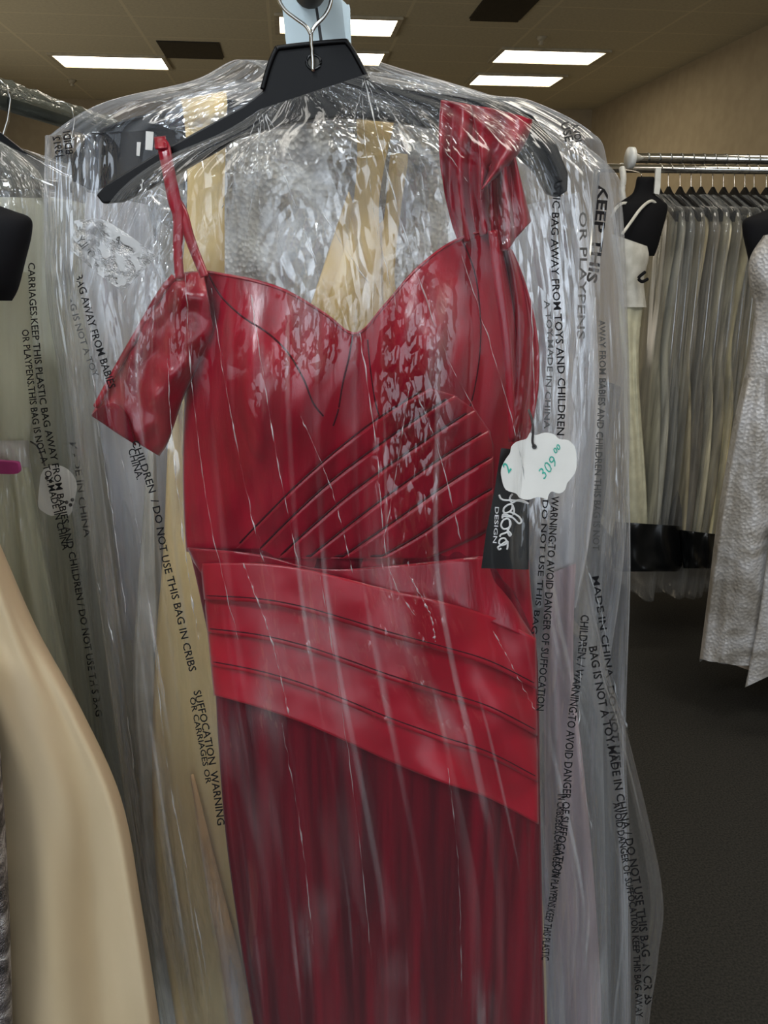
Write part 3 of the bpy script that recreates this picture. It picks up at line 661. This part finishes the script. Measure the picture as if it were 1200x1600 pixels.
CL = [(440,150),(360,130),(250,175),(130,235),(88,300),(84,450),(105,640),(126,900),(152,1100),(190,1300),(220,1600),(280,1900)]
CR_ = [(560,110),(650,120),(740,140),(850,185),(955,262),(972,320),(980,480),(984,700),(972,900),(945,1100),(945,1300),(960,1900)]
bagC = tube_cloth('garment_bag', CL, CR_, 1.045, lambda v: .03+.045*min(1, v*4), M['filmC'], None, 260, 160, 5, .004, seed=19, creases=bagfold(.008, 10, 23))
tag(bagC, 'cloudy clear bag around the silver beaded gown, third on the middle rail', 'garment bag')
# ================================================================ generic rack garments in world space
def wtube(name, rows, m, parent=None, na=40, axis=0, nf=6, fa=.004, seed=0, uvs=True, thick=0):
    """rows: (cx, cy, z, half along the hanger, half thickness); axis 0: hanger runs along X, 1: along Y"""
    V = []; UV = []; k = len(rows)
    keys = cr([(r[0], r[1], r[2]) for r in rows], k*4); wid = cr([(r[3], r[4], 0) for r in rows], k*4); n = len(keys)
    for j in range(n):
        v = j/(n-1)
        for i in range(na):
            a = i/na*2*pi
            f = fa*(sin(nf*a+seed+2*v)+1.2*ns(cos(a)*3, sin(a)*3+seed, v*4))
            w_ = wid[j].x*cos(a); t_ = (wid[j].y+f)*(1 if sin(a) >= 0 else -1)*abs(sin(a))**.7
            p = keys[j]+(Vector((w_, t_, 0)) if axis == 0 else Vector((t_, w_, 0)))
            V.append(p); UV.append((a/pi if a <= pi else 2-a/pi, v))
    return meshobj(name, V, gridfaces(na, n, True), m, parent, UV, thick=thick)
def whanger(name, cx, cy, zb, half, axis, label, group, drop=.12, m='black_pl'):
    o = empty(name, (cx, cy, zb-drop), label, 'hanger', group)
    ax = Vector((1,0,0)) if axis == 0 else Vector((0,1,0))
    c = Vector((cx, cy, zb))
    pts = [c-UZ*drop, c-UZ*(drop-.045), c-UZ*.03+ax*.012]
    for a in range(9):
        t = -pi*.1+a/8*pi*1.1; pts.append(c+ax*(cos(t)*.018)+UZ*(sin(t)*.018+.001))
    tube('hook', pts, .002, M['chrome'], o, raw=True, ns_=6)
    # shaped arms: curved flat bow
    other = Vector((0,1,0)) if axis == 0 else Vector((1,0,0))
    V = []; n = 15
    for i in range(n):
        s = i/(n-1)*2-1; zz = -drop+.012-.075*abs(s)**1.6; hh = .016+.028*(1-min(1, abs(s)*5))+.004*abs(s)
        for dz in (-hh, hh):
            for dt in (-.006, .006): V.append(c+ax*(s*half)+UZ*(zz+dz)+other*dt)
    f = []
    for i in range(n-1):
        a = i*4; f += [(a, a+1, a+5, a+4), (a+2, a+6, a+7, a+3), (a, a+4, a+6, a+2), (a+1, a+3, a+7, a+5)]
    f += [(0, 2, 3, 1), (4*n-4, 4*n-3, 4*n-1, 4*n-2)]
    meshobj('arms', V, f, M[m], o, smooth=False)
    return o
# ================================================================ FAR RACK (right)
zb2 = 1.93; zb1 = 1.88; Y2 = 3.27; Y1 = 2.49
fr = empty('clothes_rail', (2.0, Y2, 0), 'far chrome rail along the tan wall carrying the row of bagged gowns', 'clothes rail')
tube('bar', [(1.2, Y2, zb2), (3.3, Y2, zb2)], .016, M['chrome'], fr, raw=True, ns_=16)
for x in (1.21, 3.28):
    tube('post', [(x, Y2, .03), (x, Y2, zb2)], .014, M['chrome'], fr, raw=True, ns_=12); box('foot', (x-.025, Y2-.25, 0), (x+.025, Y2+.25, .03), M['chrome'], fr, .004)
nr = empty('clothes_rail', (2.0, Y1, 0), 'nearer chrome rail at right, with a clear round end cap', 'clothes rail')
xe = Py(985, 248, Y1).x
tube('bar', [(xe, Y1, zb1), (2.6, Y1, zb1)], .014, M['chrome'], nr, raw=True, ns_=16)
tube('post', [(2.58, Y1, .03), (2.58, Y1, zb1)], .014, M['chrome'], nr, raw=True, ns_=12); box('foot', (2.555, Y1-.25, 0), (2.605, Y1+.25, .03), M['chrome'], nr, .004)
tube('end_cap', [(xe-.008, Y1, zb1), (xe+.008, Y1, zb1)], .03, M['whitepl'], nr, raw=True, ns_=20)
for i in range(14): tube('hanger_stop_ring', [(xe+.05+i*.035, Y1, zb1), (xe+.054+i*.035, Y1, zb1)], .0155, M['steel'], nr, raw=True, ns_=16)
gcols = [((150,146,128),(120,116,102)), ((188,186,172),(160,158,144)), ((134,134,130),(108,108,106)), ((178,166,136),(150,138,108)), ((120,112,98),(95,88,76)), ((206,198,170),(180,172,146)), ((150,142,120),(120,114,96)), ((212,200,158),(190,178,136)), ((132,122,100),(104,96,78)), ((200,184,126),(172,156,100)), ((160,150,118),(130,120,92)), ((214,208,190),(188,182,164)), ((170,160,130),(140,130,104)), ((190,182,150),(160,152,122))]
words = ['first','second','third','fourth','fifth','sixth','seventh','eighth','ninth','tenth','eleventh','twelfth','thirteenth','fourteenth']
descr = ['grey-beige','off-white','slate grey','tan','brown-grey','cream','khaki','pale gold','dark khaki','yellow-gold','olive beige','ivory','sand','buff']
x0 = 1.47
for i in range(14):
    cx = x0+i*.045+random.uniform(-.005, .005); cyo = Y2+random.uniform(-.02, .02); s = random.uniform(-.03, .02)-.006*i; tk = random.uniform(.7, 1.5)
    gm = mat('rack_gown_cloth', tuple(min(255, c*1.2) for c in gcols[i][0]), .6, .3, c2=tuple(c*.95 for c in gcols[i][1]), scale=(10,10,1), nscale=3)
    whanger('clothes_hanger', cx, Y2, zb2, .19, 1, 'black hanger with short chrome hook, %s from the left on the far rail' % words[i], 'hangers on the far rail')
    bz = .40+random.uniform(-.04, .06)
    rows = [(cx, cyo, 1.775, .07, .012), (cx, cyo, 1.72, .17, .014), (cx, cyo, 1.5, .15, .02), (cx, cyo, 1.25, .13, .018), (cx, cyo, 1.0, .2, .024*tk), (cx+s*.4, cyo, .7, .25, .028*tk), (cx+s, cyo, bz, .28, .03*tk)]
    tag(wtube('rack_gown', rows, gm, None, 48, 1, 7, .006, i), '%s gown in film, %s from the left on the far chrome rail' % (descr[i], words[i]), 'gown', 'bagged gowns on the far rail')
    rows = [(cx, cyo, 1.835, .03, .012), (cx, cyo, 1.79, .14, .02), (cx, cyo, 1.73, .23, .026), (cx, cyo, 1.4, .25, .03), (cx, cyo, 1.0, .26, .032), (cx+s*.4, cyo, .6, .29, .036), (cx+s, cyo, .20+.04*random.random(), .30, .038)]
    tag(wtube('garment_bag', rows, M['filmBG'], None, 56, 1, 9, .007, i+30), 'clear garment bag over the %s gown, %s from the left on the far rail' % (descr[i], words[i]), 'garment bag', 'bags on the far rail')
# black bottom cover cloths under rack gowns: black gown hems
for i, (cx, wd) in enumerate(((1.33, .10), (1.60, .14), (1.86, .10))):
    pass
# torso forms
def torso(px0, px1, pyt, pyb, D, dep, m, label, lean=0, group=None):
    w_ = px1-px0; c = (px0+px1)/2; h_ = pyb-pyt
    prof = [(.0,.15,.30),(.03,.17,.5),(.14,.18,.5),(.22,.22,.55),(.30,.38,.7),(.36,.49,.85),(.48,.5,1),(.7,.46,1.1),(.9,.42,1.0),(1,.38,.7)]
    l = [(c+lean*(1-t)-w_*a, pyt+h_*t) for t, a, d in prof]; r = [(c+lean*(1-t)+w_*a, pyt+h_*t) for t, a, d in prof]
    dl = cr([(d, 0, 0) for t, a, d in prof], 60)
    o = tube_cloth('torso_form', l, r, D, lambda v: dep*dl[min(59, int(v*59))].x, m, None, 60, 60, 3, .0, seed=0, press=1)
    me = o.data
    return tag(o, label, 'torso form', group)
tf = torso(950, 1032, 276, 400, 3.22, .05, M['black_cloth'], 'black torso form wearing a strappy white dress on the far rail', lean=18)
hk = tube('hook', [P(1000,282,3.22), P(1000,270,3.22)]+[Vector((P(1000,270,3.22).x+.016*sin(a), P(1000,270,3.22).y*0+Y2, zb2+.018*cos(a))) for a in (-1.6,-.8,0,.8,1.6)], .002, M['chrome'], tf, n=30)
WD = empty('strappy_dress', P(985, 400, 3.18), 'white satin dress with thin straps on the black torso form', 'dress')
tube_cloth('bodice', [(955,365),(957,385),(960,410),(964,440),(968,480)], [(1012,385),(1014,400),(1010,420),(1006,440),(1010,480)], 3.2, .09, M['white_cloth'], WD, 60, 30, 4, .004, press=.9)
tube_cloth('skirt', [(966,470),(968,520),(974,580),(975,650),(975,760),(975,880)], [(1006,470),(1000,520),(998,580),(1002,650),(1010,760),(1015,880)], 3.2, .07, mat('pale_chiffon', (222,218,190), .6, .3), WD, 60, 40, 5, .01)
ribbon('strap', [(972,366,3.1),(985,348,3.12),(1002,325,3.15),(1018,314,3.18),(1027,325,3.2),(1030,350,3.24)], 4.5, M['white_cloth'], WD, .002)
ribbon('strap', [(955,340,3.15),(962,326,3.15),(972,318,3.18),(984,318,3.2)], 4.5, M['white_cloth'], WD, .002)
tube('ribbon_bow', [P(1008,425,3.1), P(998,434,3.09), P(1003,440,3.09), P(1012,436,3.1)], .006, M['black_cloth'], WD)
b_ = tube_cloth('garment_bag', [(1012,290),(1014,320),(1016,400),(1012,500),(1000,620),(990,760),(975,888)], [(1020,285),(1036,330),(1042,400),(1030,500),(1020,620),(1022,760),(1030,892)], 3.40, .05, M['filmBG'], None, 80, 60, 6, .012, seed=2, creases=bagfold(.01, 6, 3))
tag(b_, 'clear garment bag hanging just right of the white strappy dress on the far rail', 'garment bag')
o = prism('size_divider', [(1025,262),(1033,262),(1032,292),(1030,304),(1022,302)], 3.2, .01, M['whitepl'], None); tag(o, 'narrow white plastic strip hanging from the far chrome rail', 'divider')
o = tube('hanging_hook', [P(972,262,3.27), P(974,280,3.25), P(972,300,3.25), P(976,318,3.25)], .012, M['whitepl'], None); tag(o, 'thick white hook hanging from the far rail beside the black torso form', 'hook')
# dark bin bags of cloth at the foot: black hems of long garments
for (pl_, pr_, lb) in (([(960,815),(955,850),(958,880),(962,893)], [(1062,822),(1064,850),(1066,880),(1060,893)], 'black gown hem in film, lower left of the far row'), ([(1062,828),(1064,850),(1066,875),(1068,888)], [(1122,835),(1120,850),(1116,870),(1112,888)], 'black gown hem in film, lower right of the far row')):
    tag(tube_cloth('black_gown', pl_, pr_, 3.12, .1, M['black_card'], None, 60, 30, 6, .012), lb, 'gown')
# WHITE EMBROIDERED GOWN
tf2 = torso(1160, 1330, 290, 440, 2.62, .06, M['black_cloth'], 'black torso form at the right frame edge inside the lace gown')
hx = P(1245, 290, 2.62)
tube('hook', [hx, hx+UZ*.05, Vector((hx.x, Y1, zb1-.03)), Vector((hx.x+.016, Y1, zb1-.002)), Vector((hx.x, Y1, zb1+.017)), Vector((hx.x-.016, Y1, zb1-.002))], .002, M['chrome'], tf2, n=30)
LG = empty('wedding_gown', P(1200, 800, 2.6), 'white embroidered lace wedding gown hanging at the right frame edge', 'gown')
tube_cloth('bodice', [(1192,368),(1172,402),(1170,440),(1178,480),(1172,540),(1160,600)], [(1290,350),(1310,400),(1305,440),(1290,500),(1295,550),(1310,600)], 2.6, .10, M['lace'], LG, 80, 50, 5, .006, press=.8)
tube_cloth('skirt', [(1162,590),(1146,660),(1132,740),(1118,830),(1106,930),(1093,1030)], [(1308,590),(1320,660),(1330,740),(1345,830),(1360,930),(1380,1075)], 2.6, .16, M['lace'], LG, 160, 80, 9, .022, rag=10, seed=4)
tube_cloth('lining', [(1176,820),(1160,930),(1150,1040)], [(1180,820),(1190,940),(1200,1058)], 2.47, .012, mat('tan_lining', (176,156,136), .6, .3), LG, 30, 20, 3, .004)
tube_cloth('train', [(1204,820),(1186,960),(1164,1074)], [(1210,820),(1222,960),(1215,1050)], 2.44, .02, M['lace'], LG, 30, 20, 3, .004)
# ================================================================ LEFT RACK
q0 = Pz(0, 150, 1.8); q1 = Pz(125, 190, 1.8)
LX = q1.x; dx = (q1.x-q0.x)/(q1.y-q0.y)
def lbar(y): return q0.x+(y-q0.y)*dx
lr = empty('clothes_rail', (lbar(1.6), 1.6, 0), 'dark grey left-hand rail with crumpled film lying along its top', 'clothes rail')
tube('bar', [(lbar(.1), .1, 1.8), (lbar(3.2), 3.2, 1.8)], .016, M['gunmetal'], lr, raw=True, ns_=14)
tube('post', [(lbar(3.15), 3.15, .02), (lbar(3.15), 3.15, 1.8)], .014, M['gunmetal'], lr, raw=True, ns_=12)
tube('post', [(lbar(.12), .12, .02), (lbar(.12), .12, 1.8)], .014, M['gunmetal'], lr, raw=True, ns_=12)
V = []; n = 160
for j in range(n):
    y = .4+j/(n-1)*2.2
    for i in range(13):
        a = (i/12*1.15-.08)*pi; rr = .018+.008*abs(ns(y*30, a*2, 2))+.003*ns(y*90, a*5, 7)
        V.append((lbar(y)+cos(a)*rr, y, 1.8+sin(a)*rr+.001))
tag(meshobj('film_wrap', V, gridfaces(13, n), M['filmwrap'], None, [(i/12*.3, j/n*4) for j in range(n) for i in range(13)]), 'crumpled clear film lying along the top of the left rail', 'film')
lc = [((206,206,188),(180,180,160)), ((190,188,180),(160,158,150)), ((214,204,180),(190,178,150)), ((160,160,158),(130,130,128)), ((220,214,200),(196,188,172)), ((176,170,160),(150,144,134)), ((208,200,180),(184,176,156)), ((196,196,200),(170,170,176))]
ld_ = ['pale grey-cream', 'light grey', 'champagne', 'mid grey', 'ivory', 'taupe', 'cream', 'pearl']
for i in range(8):
    y = 1.2+i*.16; cx = lbar(y)
    whanger('clothes_hanger', cx, y, 1.8, .19, 0, 'black hanger, %s behind the cream gown on the left rail' % words[i], 'hangers on the left rail', drop=.10, m='black_pl')
    gm = mat('left_rack_cloth', lc[i][0], .6, .3, c2=lc[i][1], scale=(10,10,1), nscale=3)
    rows = [(cx, y, 1.675, .07, .012), (cx, y, 1.63, .16, .014), (cx, y, 1.4, .14, .03), (cx, y, 1.2, .12, .025), (cx, y, .9, .13, .035), (cx, y, .5, .15, .04), (cx, y, .15, .16, .045)]
    tag(wtube('rack_gown', rows, gm, None, 48, 0, 7, .006, i), '%s gown in film, %s behind the cream gown on the left rail' % (ld_[i], words[i]), 'gown', 'bagged gowns on the left rail')
    rows = [(cx, y, 1.735, .03, .01), (cx, y, 1.70, .13, .03), (cx, y, 1.65, .225, .04), (cx, y, 1.3, .21, .05), (cx, y, .9, .2, .055), (cx, y, .5, .2, .06), (cx, y, .1, .2, .06)]
    tag(wtube('garment_bag', rows, M['filmBG'], None, 90, 0, 9, .007, i+50), 'clear bag over the %s gown, %s behind the cream gown on the left rail' % (ld_[i], words[i]), 'garment bag', 'bags on the left rail')
tf3 = torso(-210, 50, 268, 470, .80, .04, M['black_cloth'], 'black torso form at the left frame edge, shoulder rounded')
hq = P(-80, 270, .80)
tube('hook', [hq, hq+UZ*.03, Vector((lbar(hq.y-.25), hq.y-.25, 1.8-.03)), Vector((lbar(hq.y-.25)+.014, hq.y-.25, 1.8)), Vector((lbar(hq.y-.25), hq.y-.25, 1.817)), Vector((lbar(hq.y-.25)-.014, hq.y-.25, 1.8))], .002, M['chrome'], tf3, n=30)
G4 = empty('evening_gown', P(-40, 800, .95), 'pale cream chiffon gown with gathered waist, in a bag at the left edge', 'gown')
tube_cloth('bodice', [(-200,440),(-205,520),(-190,600),(-170,690),(-165,720)], [(46,425),(50,520),(54,600),(46,690),(44,720)], .94, .06, M['sage'], G4, 100, 50, 9, .004)
tube_cloth('waistband', [(-168,690),(-166,712),(-168,735)], [(46,688),(46,712),(50,738)], .94, .066, M['white_cloth'], G4, 60, 12, 5, .002)
tube_cloth('skirt', [(-168,730),(-200,800),(-240,900),(-290,1050),(-330,1200),(-380,1500),(-430,1900)], [(48,730),(62,810),(78,900),(112,1060),(132,1160),(180,1400),(230,1700)], .94, .07, M['sage'], G4, 160, 90, 15, .006, seed=3)
L1 = [(-120,205),(-220,240),(-270,330),(-275,480),(-275,700),(-290,950),(-330,1200),(-380,1500),(-420,1800)]
R1 = [(-30,205),(30,240),(74,292),(88,400),(98,560),(112,700),(142,950),(170,1180),(215,1500)]; R1[-1] = (250,1800); R1[-2] = (205,1500)
bagL = tube_cloth('garment_bag', L1, R1, .955, lambda v: .02+.09*min(1, v*4), M['filmL'], None, 200, 140, 5, .004, seed=29, creases=bagfold(.006, 9, 33))
tag(bagL, 'clear printed bag around the cream gown at the left edge, pink clip beside it', 'garment bag')
T_L = tree_of(bagL)
kl = dict(tree=T_L, parent=bagL, fallback=.87)
pt('CARRIAGES.KEEP THIS PLASTIC BAG AWAY FROM BABIES AND CHILDREN / DO NOT USE THIS BAG', [(44,410),(46,470),(54,560),(64,640),(80,720),(92,790),(108,870),(124,960),(140,1060),(150,1120)], 11, **kl)
pt('OR PLAYPENS.THIS BAG IS NOT A TOY.MADE IN CHINA', [(34,515),(42,590),(54,680),(70,740),(84,800),(98,860)], 11, **kl)
pt('MADE IN CHINA', [(108,690),(118,740),(124,790),(132,840)], 11, fallback=.9, tree=T_L, parent=bagL)
t2 = [(72,730),(84,727),(100,730),(114,742),(120,758),(118,775),(114,790),(112,800),(106,806),(94,804),(80,806),(68,800),(60,792),(60,775),(62,755),(64,742)]
PT2 = empty('price_tag', P(90, 768, .90), 'white scalloped tag inside the left bag beside the cream gown', 'tag')
prism('card', smoothpoly(t2, 3), .90, .0006, M['paper'], PT2)
for cx_, cy_ in ((73,747),(79,752),(104,785),(110,789),(113,781)):
    prism('brown_mark', [(cx_+3*cos(a/8*2*pi), cy_+3*sin(a/8*2*pi)) for a in range(8)], .899, .0003, M['cord'], PT2)
tube('cord', [P(70,728,.90), P(60,700,.91), P(48,690,.92)], .001, M['cord'], PT2)
o = prism('plastic_clip', smoothpoly([(-40,717),(0,720),(24,722),(29,727),(28,740),(0,741),(-40,738)], 3), .84, .006, M['magenta'], None, .001); tag(o, 'magenta plastic clip at the left frame edge on the cream gown', 'clip')
# ivory gown, close by
G5 = empty('evening_gown', P(-100, 1200, .66), 'unbagged ivory satin gown sweeping into the lower left corner', 'gown')
tube_cloth('skirt', [(-520,640),(-560,760),(-600,880),(-640,1050),(-680,1250),(-720,1450),(-760,1700),(-800,2100)], [(-60,700),(-20,800),(15,885),(62,990),(128,1110),(190,1250),(222,1420),(262,1680)], .67, .09, M['ivory'], G5, 200, 120, 11, lambda v: .003+.014*v, seed=2)
tube_cloth('bodice', [(-480,420),(-490,500),(-510,580),(-530,660)], [(-160,420),(-150,500),(-110,600),(-60,705)], .67, .07, M['ivory'], G5, 80, 30, 5, .003)
hp = P(-330, 300, .67)
whanger('clothes_hanger', lbar(hp.y), hp.y, 1.8, .17, 0, 'black hanger of the ivory gown, outside the left frame edge', None)
G6 = empty('sequined_gown', P(-30, 1500, .56), 'grey sequined gown, a sliver of it at the lower left edge', 'gown')
tube_cloth('skirt', [(-500,900),(-520,1050),(-540,1250),(-560,1450),(-580,1650),(-600,2000)], [(-60,1000),(-8,1120),(6,1250),(14,1400),(18,1520),(22,1700)], .57, .04, M['sequin'], G6, 120, 80, 9, .005)
